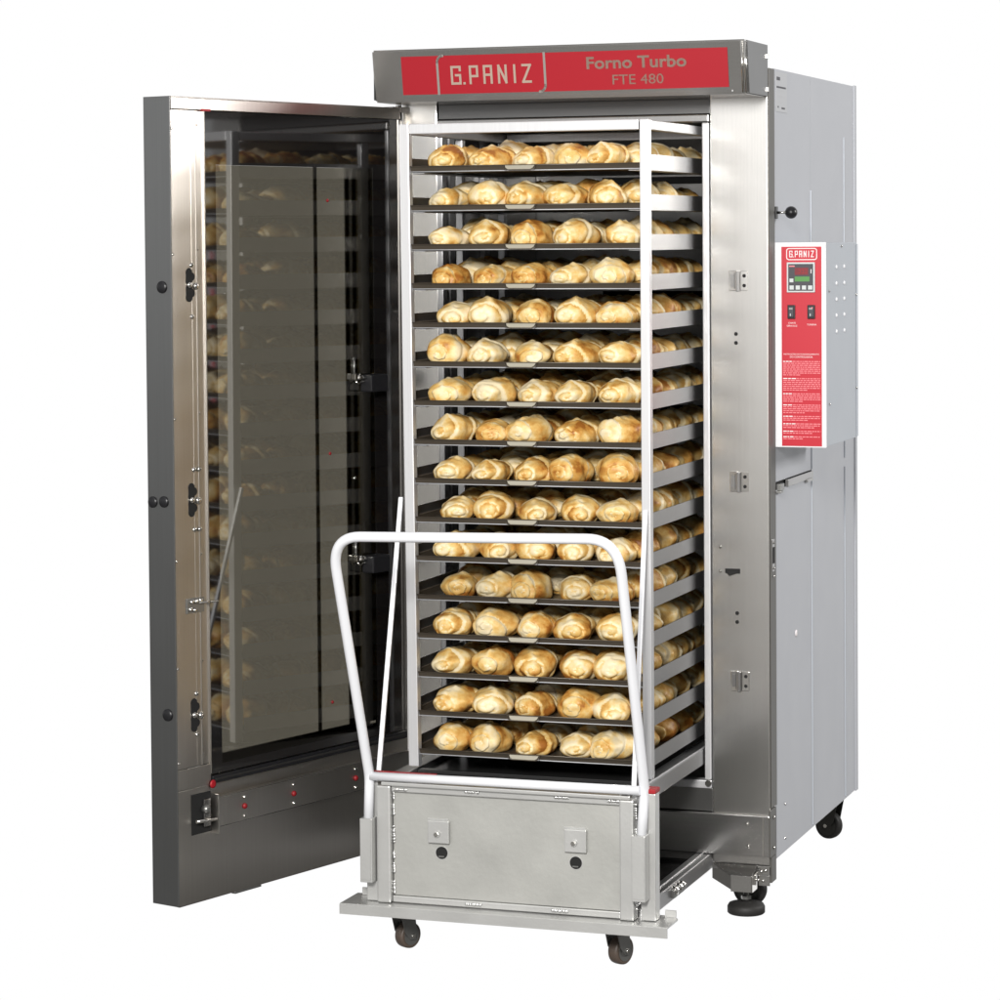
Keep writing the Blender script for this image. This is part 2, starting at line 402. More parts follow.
# --- header with the sign (leans out at the top)
hb = MB()
TL = .022                                        # forward lean of the fascia over its height
z0h, z1h = 2.0215, 2.15
def fy(z): return -.186-TL*(z-z0h)/(z1h-z0h)
def fascia(x, z, d=0.): return Vector((x, fy(z)-d, z))
prof = [(fy(z0h), z0h), (fy(z1h), z1h), (-.0015, z1h), (-.0015, z0h+.0)]
hb.prism([(-.957, y, z) for y, z in prof], (.955, 0, 0), M['steel_h'])
hb.bm.normal_update(); bmesh.ops.bevel(hb.bm, geom=hb.bm.edges[:], offset=.004, segments=2, affect='EDGES')
hb.box(-.9585, -.9565, -.19, -.004, z0h+.006, z1h-.006, M['black'])
hb.box(-.0405, -.0375, fy(z0h+.008)-.0015, fy(z0h+.008)+.004, z0h+.006, z0h+.01, M['steel_h'])
header = P(hb, 'header')
b = MB()
for xx in (-.0045, -.0125):
    b.tube([fascia(xx, z0h+.004, .0008), fascia(xx, z1h-.004, .0008)], .0030, M['chrome'], 10)
b.build('corner_glints', header)  # two bright tubes stand for the reflection along the rounded corner
b = MB(); b.prism([(-.0018, fy(z0h)+.006, z0h+.002), (-.0018, fy(z1h)+.006, z1h-.002), (-.0018, -.002, z1h-.002), (-.0018, -.002, z0h+.002)], (.003, 0, 0), M['lintel']); b.build('end_shade_plate', header)  # added plate that darkens the header's end, dim reflection put into colour
b = MB()
for z in (2.04, 2.12): b.box(-.0015, .004, -.012, -.002, z-.006, z+.006, M['chrome'], .001)
b.build('side_clip', header)
# red sign panels
def quad(mb, x0, x1, z0, z1, d, m):
    mb.prism([fascia(x0, z0, d), fascia(x1, z0, d), fascia(x1, z1, d), fascia(x0, z1, d)], (0, .0005, 0), m)
b = MB(); quad(b, -.880, -.047, 2.0385, 2.132, .0012, M['redh']); sign = b.build('sign_panel', header)
b = MB()   # grey rules of the emblem frame: two uprights with one rounded corner each
def rule(pts, w=.006):
    for (ax, az), (bx, bz) in zip(pts, pts[1:]):
        e = Vector((bx-ax, 0, bz-az)).normalized(); n = Vector((-e.z, 0, e.x))*w/2; e = e*w*.25
        q = [(ax-e.x+n.x, az-e.z+n.z), (ax-e.x-n.x, az-e.z-n.z), (bx+e.x-n.x, bz+e.z-n.z), (bx+e.x+n.x, bz+e.z+n.z)]
        b.prism([fascia(px, pz, .0020) for px, pz in q], (0, .0005, 0), M['tan'])
r_ = .016
rule([(-.785, 2.0385), (-.785, 2.132-r_)]+[(-.785+r_-r_*math.cos(R(a)), 2.132-r_+r_*math.sin(R(a))) for a in range(15, 91, 15)])
rule([(-.507, 2.132), (-.507, 2.0385+r_)]+[(-.507-r_+r_*math.cos(R(a)), 2.0385+r_-r_*math.sin(R(a))) for a in range(15, 91, 15)])
b.build('emblem_frame', sign) if False else b.build('emblem_frame', header)
lm = maker_mark(-.748, -.544, 2.0635, 2.1035, 0, M['print'], header, .0058)
for v in lm.data.vertices: v.co.y += fy(v.co.z)-.0018
for txt, x0, x1, z0, z1, bold in (('Forno Turbo', -.400, -.149, 2.089, 2.1185, .0007), ('FTE 480', -.336, -.208, 2.0510, 2.0745, 0.0)):
    o = put_text(txt, x0, x1, z0, z1, 0, M['print'], header, bold=bold, fn=lambda x, z: fascia(x, z, .0017))

# --- baking chamber
b = MB()
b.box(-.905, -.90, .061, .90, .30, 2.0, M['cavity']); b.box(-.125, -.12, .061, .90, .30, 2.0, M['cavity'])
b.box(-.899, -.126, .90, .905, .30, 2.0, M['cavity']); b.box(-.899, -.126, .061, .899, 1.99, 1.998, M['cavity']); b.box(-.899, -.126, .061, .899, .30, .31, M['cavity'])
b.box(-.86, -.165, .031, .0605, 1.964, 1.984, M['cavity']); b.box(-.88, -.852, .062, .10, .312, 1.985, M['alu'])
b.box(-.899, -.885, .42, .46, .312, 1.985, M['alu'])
for k in range(9):                                   # air slots of the fan wall, low relief
    b.box(-.70, -.30, .893, .8985, .55+k*.16, .57+k*.16, M['hole'])
P(b, 'baking_chamber')

# --- control box
cb = MB(); cb.box(.0005, .128, .072, .425, 1.162, 1.664, M['box'], .0015)
cb.box(-.0005, .129, .064, .0715, 1.160, 1.666, M['boxface'], .001)
cb.box(.129, .1305, .42, .43, 1.165, 1.66, M['box'])
cbox = P(cb, 'control_box')
b = MB(); b.box(.018, .1185, .0625, .0640, 1.1635, 1.6555, M['red']); b.build('face_sticker', cbox)
b = MB(); strip_curve(b, .0315, .107, 1.6235, 1.651, .0620, .0022, M['ink'], .006); b.build('emblem_frame', cbox)
maker_mark(.039, .099, 1.6305, 1.6445, .0621, M['ink'], cbox, .0021)
b = MB(); b.box(.0325, .103, .0575, .0625, 1.543, 1.617, M['keys'], .001); b.box(.0365, .099, .0565, .0575, 1.547, 1.613, M['inkdark'])
b.box(.053, .087, .056, .0565, 1.586, 1.604, M['lcdred']); b.box(.053, .090, .056, .0565, 1.570, 1.582, M['lcdgreen'])
for k in range(4): b.box(.040+k*.0155, .0505+k*.0155, .0557, .0565, 1.550, 1.560, M['keys'])
b.box(.040, .0495, .0557, .0565, 1.568, 1.577, M['keys']); b.box(.039, .053, .0561, .0565, 1.606, 1.609, M['inkdim'])
b.box(.093, .095, .0560, .0565, 1.59, 1.60, M['ink'])
for xx in (.062, .070, .078):                       # digits of the read-out
    b.box(xx, xx+.005, .0557, .056, 1.590, 1.5912, M['redcap']); b.box(xx, xx+.005, .0557, .056, 1.5985, 1.5997, M['redcap']); b.box(xx+.0045, xx+.0055, .0555, .056, 1.590, 1.5997, M['redcap'])
b.build('temperature_display', cbox)
for x in (.034, .084):
    b = MB(); b.box(x, x+.019, .0565, .0625, 1.478, 1.512, M['black'], .0015); b.box(x+.003, x+.016, .053, .0565, 1.482, 1.508, M['inkdark'], .002)
    b.box(x+.0075, x+.0095, .0525, .053, 1.485, 1.491, M['keys']); b.box(x+.005, x+.014, .0525, .053, 1.501, 1.505, M['zinc'])
    if x > .05: b.cyl((x+.013, .0522, 1.505), (x+.013, .053, 1.505), .002, M['inkdim'], 8)
    b.build('rocker_switch', cbox)
put_text('CHAVE', .035, .0535, 1.4655, 1.4695, .062, M['ink'], cbox)
put_text('GERAL/LUZ', .031, .0575, 1.4585, 1.4625, .062, M['ink'], cbox)
put_text('TURBINA', .082, .106, 1.4615, 1.4655, .062, M['ink'], cbox)
put_text('INSTRUÇÕES DE FUNCIONAMENTO', .023, .112, 1.3880, 1.3930, .062, M['ink'], cbox)
put_text('DO CONTROLADOR', .039, .096, 1.3815, 1.3860, .062, M['ink'], cbox)
# the fine print: rows of word-length dashes
b = MB(); rnd = random.Random(3); z = 1.3725
for nrows in (8, 7, 5, 5, 3, 3, 2, 2):
    for q in range(nrows):
        x = .0215; end = .1145 if q < nrows-1 else rnd.uniform(.06, .10)
        while x < end:
            w = rnd.uniform(.003, .011)
            if q == 0 and x < .045: mt = M['ink']
            else: mt = M['inkdim']
            b.box(x, min(x+w, .1155), .0618, .0626, z-.0012, z+.0012, mt); x += w+.0018
        z -= .00475
    z -= .0042
b.build('instruction_text', cbox)
b = MB()
for z in (1.604, 1.563, 1.523, 1.483, 1.443):
    for y in (.185, .275): b.lathe([(.0055, 0), (.005, .002), (.002, .0032)], (.128, y, z), (1, 0, 0), M['boxface'], 12)
b.build('vent_dimples', cbox)
for y, z in ((.245, 1.655), (.105, 1.545), (.105, 1.265), (.418, 1.53), (.418, 1.29)): screw(cbox, (.1282, y, z), (1, 0, 0), s=.75)

# --- feet and castors
def castor(name, parent, x, y, r, w, top, rot, fork, tyre, plate=True):
    """swivel castor: a wheel with a fork; rot turns it about the vertical"""
    mt = Matrix.Translation((x, y, 0)) @ Matrix.Rotation(rot, 4, 'Z')
    f = MB()
    if plate: f.box(-.03, .03, -.03, .03, top-.004, top, fork, .001)
    f.cyl((0, 0, top-.016), (0, 0, top-.004), .017, fork, 20)
    f.box(-w/2-.006, w/2+.006, -.02, .024, top-.019, top-.014, fork, .001)
    for s_ in (-1, 1):
        xx = s_*(w/2+.0045)
        f.prism([(xx-.0013, -.020, top-.015), (xx-.0013, .024, top-.015), (xx-.0013, .030, r+.004), (xx-.0013, .026, r-.010), (xx-.0013, .010, r-.008), (xx-.0013, -.006, r+.01)], (.0026, 0, 0), fork)
        f.cyl((xx, .018, r), (xx+s_*.005, .018, r), .0055, M['chrome'], 6)
    f.bm.transform(mt); fo = f.build(name, parent)
    t = MB(); h = w/2
    t.lathe([(r*.45, -h), (r*.80, -h*.98), (r*.86, -h), (r*.97, -h*.85), (r, -h*.4), (r, h*.4), (r*.97, h*.85), (r*.86, h), (r*.80, h*.98), (r*.45, h)], (0, .018, r), (1, 0, 0), tyre, 36)
    t.bm.transform(mt); to = t.build('wheel', fo)
    t = MB(); t.lathe([(.004, -h-.002), (r*.40, -h-.002), (r*.5, -h+.003), (r*.74, -h-.0008)], (0, .018, r), (1, 0, 0), fork, 28)
    t.lathe([(r*.74, h+.0008), (r*.5, h-.003), (r*.40, h+.002), (.004, h+.002)], (0, .018, r), (1, 0, 0), fork, 28)
    t.bm.transform(mt)
    if parent is fo: pass
    t.build('wheel_hub', fo)
    return fo
def foot(x, y):
    b = MB()
    b.lathe([(.044, 0), (.047, .003), (.047, .017), (.043, .024), (.02, .030), (.012, .031)], (x, y, 0), (0, 0, 1), M['rubber'], 36)
    b.cyl((x, y, .03), (x, y, .135), .007, M['zinc'], 14); b.cyl((x, y, .035), (x, y, .043), .013, M['zinc'], 6, smooth=False)
    P(b, 'levelling_foot')
foot(-.070, .03); foot(-.885, .03)
castor('castor', ov, -.062, .105, .044, .024, .128, R(80), M['ironfork'], M['rubber'])
castor('castor', ov, -.885, .105, .044, .024, .128, R(80), M['ironfork'], M['rubber'])
castor('castor', ov, -.050, .945, .0385, .026, .128, R(72), M['ironfork'], M['rubber'])
castor('castor', ov, -.885, .955, .042, .026, .128, R(10), M['ironfork'], M['rubber'])

# --- door: X runs from the hinge to the free edge, Y is the inner face normal
a_ = .2907
door_m = MB()
DW, DT, DZ0, DZ1 = .872, .0815, .135, 2.0146
S0, S1, GZ0, GZ1 = -.0, .750, .410, 1.985
# outer skin frame round the window, folded edges
e = M['edge_steel']; ds = M['door_steel']
door_m.box(DW-.0025, DW, -DT, 0, DZ0, DZ1, e, .001)                  # free edge, faces the viewer
door_m.box(0, DW-.003, -DT, 0, DZ1-.0025, DZ1, ds, .001)              # top fold
door_m.box(0, DW-.003, -DT, 0, DZ0, DZ0+.0025, ds, .001)
door_m.box(0, .0025, -DT, 0, DZ0+.003, DZ1-.003, ds)
door_m.box(.003, .03, -DT, -DT+.0025, DZ0+.003, DZ1-.003, e)          # outer skin
door_m.box(.72, DW-.003, -DT, -DT+.0025, DZ0+.003, DZ1-.003, e)
door_m.box(.031, .719, -DT, -DT+.0025, DZ0+.003, .44, e); door_m.box(.031, .719, -DT, -DT+.0025, 1.90, DZ1-.003, e)
# inner face
door_m.box(.785, DW-.003, -.003, 0, .455, 1.984, ds, .001)            # latch stile
door_m.box(.755, .7845, -.010, -.004, .455, 1.984, ds, .001)          # its stepped return
door_m.box(.7525, .7555, -.012, 0.001, .43, 1.984, ds, .001)
door_m.box(.7825, .7865, -.005, .0015, .455, 1.984, ds, .001)
door_m.box(.80, .802, .0, .0008, .458, 1.98, ds)
door_m.box(.012, DW-.003, -.004, .002, 1.9855, 2.0118, ds, .001)      # top fold front
door_m.box(.755, DW-.003, -.004, 0, .405, .4535, ds, .001)
door_m.box(.003, DW-.003, -.0045, -.0005, DZ0+.003, .404, ds, .001)   # lower panel
door_m.box(.003, DW-.003, -.006, 0, DZ0-.001, DZ0+.005, ds)
door_m.box(.58, .675, -.012, .001, DZ0-.006, DZ0-.0005, M['zinc'], .001)
door = P(door_m, 'door')
door.location = (-.945, -.03, 0); door.rotation_euler = (0, 0, math.atan2(-math.cos(a_), -math.sin(a_)))
def D(mb, name): return mb.build(name, door)
# inner glass: a black enamelled border round the tinted pane
def ring(mb, x0, x1, z0, z1, X0, X1, Z0, Z1, y0, y1, m):
    mb.box(x0, X0, y0, y1, z0, z1, m); mb.box(X1, x1, y0, y1, z0, z1, m)
    mb.box(X0, X1, y0, y1, z0, Z0, m); mb.box(X0, X1, y0, y1, Z1, z1, m)
b = MB(); ring(b, .006, .7515, .425, 1.9845, .114, .706, .447, 1.859, -.012, -.008, M['gborder']); D(b, 'glass_border')
b = MB(); b.box(.1142, .7058, -.0115, -.0085, .4472, 1.8588, M['glass']); D(b, 'window_pane')
b = MB(); ring(b, .114, .706, .440, 1.90, .150, .70, .46, 1.875, -.05, -.044, M['black']); D(b, 'window_liner')
b = MB(); b.box(.128, .148, -.036, -.020, .455, 1.853, M['cream'], .002); b.box(.168, .176, -.036, -.026, .455, 1.853, M['steel_dark'], .001)
b.box(.045, .152, -.070, -.066, .45, 1.88, M['zinc']); b.box(.262, .272, -.072, -.068, .45, 1.88, M['zinc']); D(b, 'window_seal')
b = MB(); b.box(.006, .7515, -.006, .004, .405, .4235, M['black'], .003); b.box(.02, .745, -.004, .006, .412, .417, M['rubber'], .001); D(b, 'bottom_gasket')
b = MB(); b.box(.02, .752, -.0004, .020, .306, .376, ds, .002); b.box(.7525, .7575, -.0004, .025, .290, .384, ds, .001); b.box(.02, .752, .0202, .0212, .3745, .3762, M['chrome']); b.box(.02, .752, .0202, .0212, .3055, .3068, M['steel_h']); D(b, 'deflector_plate')  # thin bright strips stand in for the highlights on the plate's edges
for s_ in (.661, .480, .241):
    b = MB(); b.lathe([(.007, 0), (.007, .003), (.005, .006), (.002, .007)], (s_, .020, .340), (0, 1, 0), M['plug'], 16); D(b, 'red_plug')
    screw(door, (s_, .0202, .362), (0, 1, 0)); screw(door, (s_, .0202, .317), (0, 1, 0))
b = MB(); b.lathe([(.010, 0), (.010, .002), (.006, .004)], (.752, .002, .405), (0, 1, 0), M['redcap'], 16); D(b, 'red_plug')
b = MB(); b.box(.735, .765, -.002, .004, 1.983, 1.988, M['redcap']); D(b, 'red_tab')
b = MB(); b.box(.768, .79, .0015, .010, .31, .375, M['steel_dark'], .002); b.lathe([(.010, 0), (.010, .012), (.005, .016)], (.785, .004, .352), (0, 1, 0), M['zinc'], 16)
b.cyl((.76, .02, .325), (.82, .012, .328), .004, M['chrome']); b.box(.7585, .825, -.0004, .001, .295, .39, M['hole']); D(b, 'lower_bolt')
# keyhole slots with their rollers
for z in (1.579, 1.079, .576):
    b = MB()
    for q in (.019, -.019):
        b.cyl((.812, .0002, z+q+.010), (.812, .0012, z+q+.010), .0105, M['hole'], 18); b.cyl((.812, .0003, z+q-.010), (.812, .0013, z+q-.010), .0105, M['hole'], 18)
        b.box(.8022, .8218, .0002, .00125, z+q-.011, z+q+.011, M['hole'])
        b.cyl((.803, .0003, z+q), (.803, .00135, z+q), .010, M['hole'], 18)
    for (cx, cz, r) in ((.812, z, .0075), (.790, z-.003, .0085)):
        b.lathe([(r, 0), (r, .003), (r*.6, .006), (r*.2, .0065)], (cx, .001, cz), (0, 1, 0), M['chrome'], 14)
    D(b, 'latch_slot')
for z in (1.625, 1.505, 1.149, 1.009, .625, .530):
    screw(door, (.803, .0002, z), (0, 1, 0), s=1.25)
    if .9 < z < 1.2: screw(door, (.787, .0017, z), (0, 1, 0), s=1.25)
for z in (1.95, 1.66, 1.28, .95, .70, .48):
    screw(door, (.866, .0002, z-.01), (0, 1, 0), s=.7); screw(door, (.779, -.003, z), (0, 1, 0), s=.8)
b = MB()
b.box(.775, .835, 0, .003, .815, .850, M['zinc'], .001)
for x, z in ((.82, .842), (.805, .842), (.79, .842), (.825, .825), (.81, .822)): b.lathe([(.006, 0), (.005, .005), (.002, .006)], (x, .003, z), (0, 1, 0), M['chrome'], 10)
b.cyl((.80, .008, .838), (.735, .010, .836), .002, M['chrome']); D(b, 'stop_catch')
for z in (1.335, .880):
    b = MB()
    b.box(.103, .172, -.008, .030, z-.035, z+.008, M['black'], .004)
    b.cyl((.172, .008, z), (.195, .004, z+.002), .004, M['chrome'], 10); b.box(.188, .207, -.008, .006, z-.004, z+.012, M['chrome'], .002)
    b.cyl((.198, -.006, z+.012), (.198, -.006, z+.045), .003, M['zinc'], 10); b.lathe([(.005, 0), (.005, .003)], (.198, -.008, z+.048), (0, 1, 0), M['zinc'], 10)
    b.tube([(.200, .0, z-.006), (.192, .004, z-.014), (.182, .004, z-.008), (.172, .006, z-.009)], .0025, M['chrome'], 8)
    D(b, 'pane_clip')
screwz = screw(door, (.199, -.0078, 1.085), (0, 1, 0)); 
for z in (1.778, 1.153, .535):
    b = MB(); b.lathe([(.0045, 0), (.004, .002), (.002, .003)], (.294, -.008, z), (0, 1, 0), M['plug'], 12); D(b, 'red_plug')
# round black caps on the edge
for t_, z, r in ((-.029, 1.575, .0145), (-.066, 1.076, .0135), (-.031, 1.078, .0135), (-.027, .582, .0145)):
    b = MB(); b.lathe([(r, 0), (r*.96, .003), (r*.6, .0045), (r*.1, .005)], (DW+.0001, t_, z), (1, 0, 0), M['black'], 24); D(b, 'edge_cap')
# top and bottom hinge arms
for z in (2.005, .20):
    b = MB(); b.box(-.03, .04, -.03, -.0, z-.002 if z > 1 else z, z+.012 if z > 1 else z+.012, M['steel_h'], .001)
    b.cyl((-.0, -.012, z-.004), (-.0, -.012, z+.016), .008, M['chrome'], 14); D(b, 'hinge')
settle(oven)

# ================================================================== TROLLEY
tro = tag(empty('baking_trolley', (-.48, -.35, 0)), 'white and aluminium tray trolley with tubular push handle and grey front panel', 'trolley')
def T(mb, name): return mb.build(name, tro)
A, CL = M['alu'], M['cast_light']
# front base bar
b = MB()
b.prism([(-.861, -.700, .107), (-.066, -.700, .107), (-.066, -.700, .130), (-.861, -.700, .130)], (0, .004, 0), CL)
b.prism([(-.861, -.696, .1315), (-.861, -.585, .1315), (-.085, -.585, .1315), (-.066, -.61, .1315), (-.066, -.696, .1315)], (0, 0, -.004), CL)
b.prism([(-.861, -.640, .107), (-.861, -.696, .107), (-.861, -.696, .1275), (-.861, -.640, .1275)], (.004, 0, 0), CL)
b.prism([(-.098, -.604, .132), (-.072, -.604, .132), (-.072, -.604, .148), (-.098, -.604, .148)], (0, .004, 0), CL)
b.box(-.842, -.815, -.604, -.600, .132, .150, CL, .001)
T(b, 'base_bar')
b = MB(); b.box(-.742, -.189, -.652, -.640, .150, .3925, M['cast'], .001)
for x, z in ((-.622, .256), (-.295, .254)):
    b.cyl((x, -.6528, z), (x, -.6515, z), .0165, CL, 28); b.cyl((x, -.6534, z), (x, -.652, z), .0145, M['hole'], 28)
    b.box(x-.008, x+.006, -.6538, -.653, z-.010, z-.007, M['zinc'])
panel = T(b, 'front_panel')
for x, z in ((-.6265, .306), (-.293, .306)):
    b = MB(); b.box(x-.026, x+.026, -.664, -.6555, z-.026, z+.026, CL, .0015); b.box(x-.029, x+.022, -.655, -.652, z-.022, z+.030, CL)
    b.cyl((x-.003, -.668, z-.004), (x-.003, -.664, z-.004), .008, CL, 16); b.cyl((x-.003, -.673, z-.004), (x-.003, -.668, z-.004), .0055, M['chrome'], 6, smooth=False)
    T(b, 'square_plate')
# frame round the panel
b = MB()
b.box(-.779, -.744, -.668, -.633, .133, .408, CL, .004); b.box(-.187, -.153, -.668, -.633, .133, .408, CL, .004)
b.box(-.743, -.188, -.662, -.640, .394, .4165, CL, .002); b.box(-.743, -.188, -.658, -.640, .134, .149, CL, .002)
b.box(-.765, -.16, -.672, -.665, .409, .418, CL, .002)
b.box(-.743, -.188, -.6615, -.656, .3915, .3935, M['hole']) if False else None
T(b, 'panel_frame')
# weld beads
rw = random.Random(5)
def bead(x0, z0, x1, z1, n, y=-.6535):
    b = MB()
    for k in range(n):
        t = (k+rw.uniform(-.3, .3))/n; x = x0+(x1-x0)*t; z = z0+(z1-z0)*t; r = rw.uniform(.0028, .0045)
        bm_ = bmesh.new(); bmesh.ops.create_icosphere(bm_, subdivisions=1, radius=1.)
        b.merge(bm_, M['weld'], True, Matrix.Translation((x, y, z)) @ Matrix.Diagonal((r, .0022, r*1.1, 1)))
    T(b, 'weld_bead')
for za, zb in ((.40, .372), (.362, .335), (.31, .27), (.25, .235), (.225, .20), (.18, .15)): bead(-.741, za, -.740, zb, 7)
for xa, za in ((-.735, .4), (-.56, .404), (-.34, .404), (-.215, .403)): bead(xa, za, xa+.035, za, 8, -.663)
for xa in (-.56, -.35): bead(xa, .142, xa+.04, .142, 8, -.6595)
for za, zb in ((.395, .36), (.34, .31), (.2, .15)): bead(-.151, za, -.150, zb, 6, -.655)
# outer posts, sockets, red caps
for xa, xb in ((-.809, -.780), (-.140, -.105)):
    b = MB(); b.box(xa, xb, -.655, -.620, .133, .423, CL, .002); o = T(b, 'corner_post')
    b = MB(); b.box(xa-.001, xb+.001, -.657, -.618, .4235, .434, M['redcap'], .002); b.build('red_cap', o)
for xa, xb in ((-.811, -.781), (-.151, -.119)):
    b = MB(); b.box(xa, xb, -.692, -.6555, .183, .333, CL, .0015); b.box(xa+.003, xb-.003, -.6935, -.692, .19, .333, CL); T(b, 'handle_socket')
b = MB(); b.box(-.785, -.64, -.640, -.630, .4335, .436, M['redcap'], .001); T(b, 'red_edge_strip')
# handle: one bent tube, plus the cross tube
def arc(p0, pc, p1, n=8):
    p0, pc, p1 = Vector(p0), Vector(pc), Vector(p1)
    return [p0*(1-t)**2+pc*2*t*(1-t)+p1*t*t for t in [k/n for k in range(n+1)]]
LB, LK = (-.796, -.674, .32), (-.797, -.662, .425)
RB, RK = (-.133, -.672, .32), (-.131, -.650, .425)
LT, RT = (-.797, -.882, 1.012), (-.128, -.858, 1.022)
def lerp(p, q, t): return Vector(p)*(1-t)+Vector(q)*t
pts = [LB, lerp(LB, LK, .8)]+arc(lerp(LB, LK, .8), LK, lerp(LK, LT, .03), 5)[1:]+[lerp(LK, LT, t) for t in (.3, .6)]
pts += arc(lerp(LK, LT, .86), LT, lerp(LT, RT, .105), 12)+[lerp(LT, RT, t) for t in (.3, .5, .7)]
pts += arc(lerp(LT, RT, .895), RT, lerp(RT, RK, .14), 12)+[lerp(RT, RK, t) for t in (.4, .7)]+arc(lerp(RT, RK, .97), RK, lerp(RK, RB, .2), 5)+[RB]
b = MB(); b.tube(pts, .0118, M['white'], 18); h = T(b, 'push_handle')
b = MB(); b.tube([(-.792, -.668, .429), (-.50, -.668, .431), (-.137, -.668, .432)], .0105, M['white'], 16); T(b, 'cross_tube')
# rack frame
def up(x0, x1, y, z0, z1, x0b=None):
    b = MB(); x0b = x0 if x0b is None else x0b
    b.bar(((x0+x1)/2+(x0b-x0), y, z0), ((x0+x1)/2, y, z1), x1-x0, .024, A, bev=.002); T(b, 'upright')
up(-.798, -.773, -.424, .412, 1.956, -.786); up(-.198, -.176, -.424, .412, 1.956)
up(-.798, -.780, -.03, .412, 1.930)
for y in (.29,):
    up(-.798, -.780, y, .412, 1.930); up(-.193, -.175, y, .412, 1.930)
b = MB(); b.box(-.772, -.201, -.436, -.413, 1.932, 1.956, A, .002); b.box(-.772, -.201, .28, .30, 1.932, 1.954, A, .002)
b.box(-.798, -.776, -.411, .30, 1.932, 1.954, A, .002); b.box(-.197, -.175, -.411, .30, 1.932, 1.954, A, .002)
T(b, 'top_frame')
b = MB()
b.box(-.205, -.168, -.618, .30, .372, .411, M['rail'], .002); b.box(-.1715, -.168, -.617, .30, .411, .415, A, .001); b.box(-.167, -.142, -.64, -.625, .372, .411, M['rail'], .001); T(b, 'side_rail')
b = MB(); b.box(-.809, -.77, -.618, .30, .362, .405, M['rail'], .002); T(b, 'side_rail')
b = MB(); b.box(-.768, -.192, -.630, .30, .385, .392, M['deck'], .001); b.box(-.768, -.192, -.42, -.40, .393, .402, M['deck'], .001); T(b, 'deck')
b = MB(); b.box(-.188, -.150, -.618, .25, .112, .150, M['rail'], .002); b.box(-.171, -.168, -.617, .25, .150, .1525, A, .001); b.box(-.768, -.189, -.63, .28, .114, .120, M['deck'], .001)
for y in (-.36, -.325, -.30):
    b.cyl((-.152, y, .140), (-.134, y, .134), .008, M['chrome'], 12); b.box(-.151, -.140, y-.012, y+.012, .120, .140, M['zinc'], .002)
T(b, 'lower_rail')
b = MB(); b.box(-.809, -.77, -.618, .25, .112, .150, M['rail'], .002); T(b, 'lower_rail')
castor('castor', tro, -.757, -.565, .031, .028, .108, R(-28), M['zinc'], M['tyre'])
castor('castor', tro, -.229, -.56, .033, .028, .108, R(-22), M['zinc'], M['tyre'])
# diagonal stays
for p, q in (((-.806, -.420, 1.060), (-.800, -.600, .41)), ((-.187, -.440, 1.045), (-.170, -.605, .42))):
    b = MB(); b.bar(q, p, .011, .008, M['white'], bev=.002); T(b, 'diagonal_stay')
NT = 16
ZT = [1.8415-(1.8415-.4400)*k/15 for k in range(NT)]
for k, z in enumerate(ZT):
    b = MB(); b.box(-.1865, -.1840, -.41, .30, z-.003, z+.034, M['rail']); b.box(-.232, -.187, -.412, .30, z-.0035, z-.0015, A)
    T(b, 'tray_guide')
    b = MB(); b.box(-.7885, -.786, -.41, .30, z-.003, z+.034, M['rail']); b.box(-.7855, -.742, -.412, .30, z-.0035, z-.0015, A)
    T(b, 'tray_guide')
settle(tro)

# ================================================================== TRAYS
ORD = ['top', 'second', 'third', 'fourth', 'fifth', 'sixth', 'seventh', 'eighth', 'ninth', 'tenth', 'eleventh', 'twelfth', 'thirteenth', 'fourteenth', 'fifteenth', 'bottom']
def which(k): return 'top tray' if k == 0 else 'bottom tray' if k == 15 else ORD[k]+' tray from the top'
X0, X1, Y0, Y1 = -.781, -.190, -.428, .285
def tray_mesh():
    b = MB(); m = M['tray']
    b.box(X0+.006, X1-.006, Y0+.006, Y1-.006, 0, .0012, m)
    h = .013
    for pl in ([(X0+.006, Y0+.006), (X1-.006, Y0+.006), (X1, Y0), (X0, Y0)], [(X1-.006, Y0+.006), (X1-.006, Y1-.006), (X1, Y1), (X1, Y0)],
               [(X1-.006, Y1-.006), (X0+.006, Y1-.006), (X0, Y1), (X1, Y1)], [(X0+.006, Y1-.006), (X0+.006, Y0+.006), (X0, Y0), (X0, Y1)]):
        (ax, ay), (bx, by), (cx, cy), (dx, dy) = pl
        b.prism([(ax, ay, 0), (bx, by, 0), (cx, cy, h), (dx, dy, h)], (0, 0, .0012), m)
    for p, q in (((X0, Y0), (X1, Y0)), ((X1, Y0), (X1, Y1)), ((X1, Y1), (X0, Y1)), ((X0, Y1), (X0, Y0))):
        b.tube([(*p, h), (*q, h)], .0016, m, 8)
    b.tube([(X0+.006, Y0+.0045, .0006), (X1-.006, Y0+.0045, .0006)], .0013, M['sticker'], 6)  # pale bead standing in for the highlight along the lip's lower edge
    return b
tm = tray_mesh().build('tray'); TR = tm.data; bpy.data.objects.remove(tm)
def tab_mesh():
    b = MB(); xc = -.4935; pts = []
    for x, z in ((-.037, .0125), (-.034, .0065), (-.028, .003), (.028, .003), (.034, .0065), (.037, .0125)): pts.append((xc+x, -.4335-(.0125-z)*.5, z))
    b.prism(pts, (0, .0012, 0), M['tab'])
    fr = [(xc-.040, -.4335, .0135)]+[(xc+x*1.06, -.4345-(.0125-z)*.5, z-.0012) for x, z in ((-.036, .0065), (-.029, .003), (.029, .003), (.036, .0065))]+[(xc+.040, -.4335, .0135)]
    b.tube(fr, .0011, M['tray'], 6); b.box(xc-.041, xc+.041, -.4345, -.428, .0125, .0142, M['tray'], .0005)
    return b
tb = tab_mesh().build('tab'); TB = tb.data; bpy.data.objects.remove(tb)
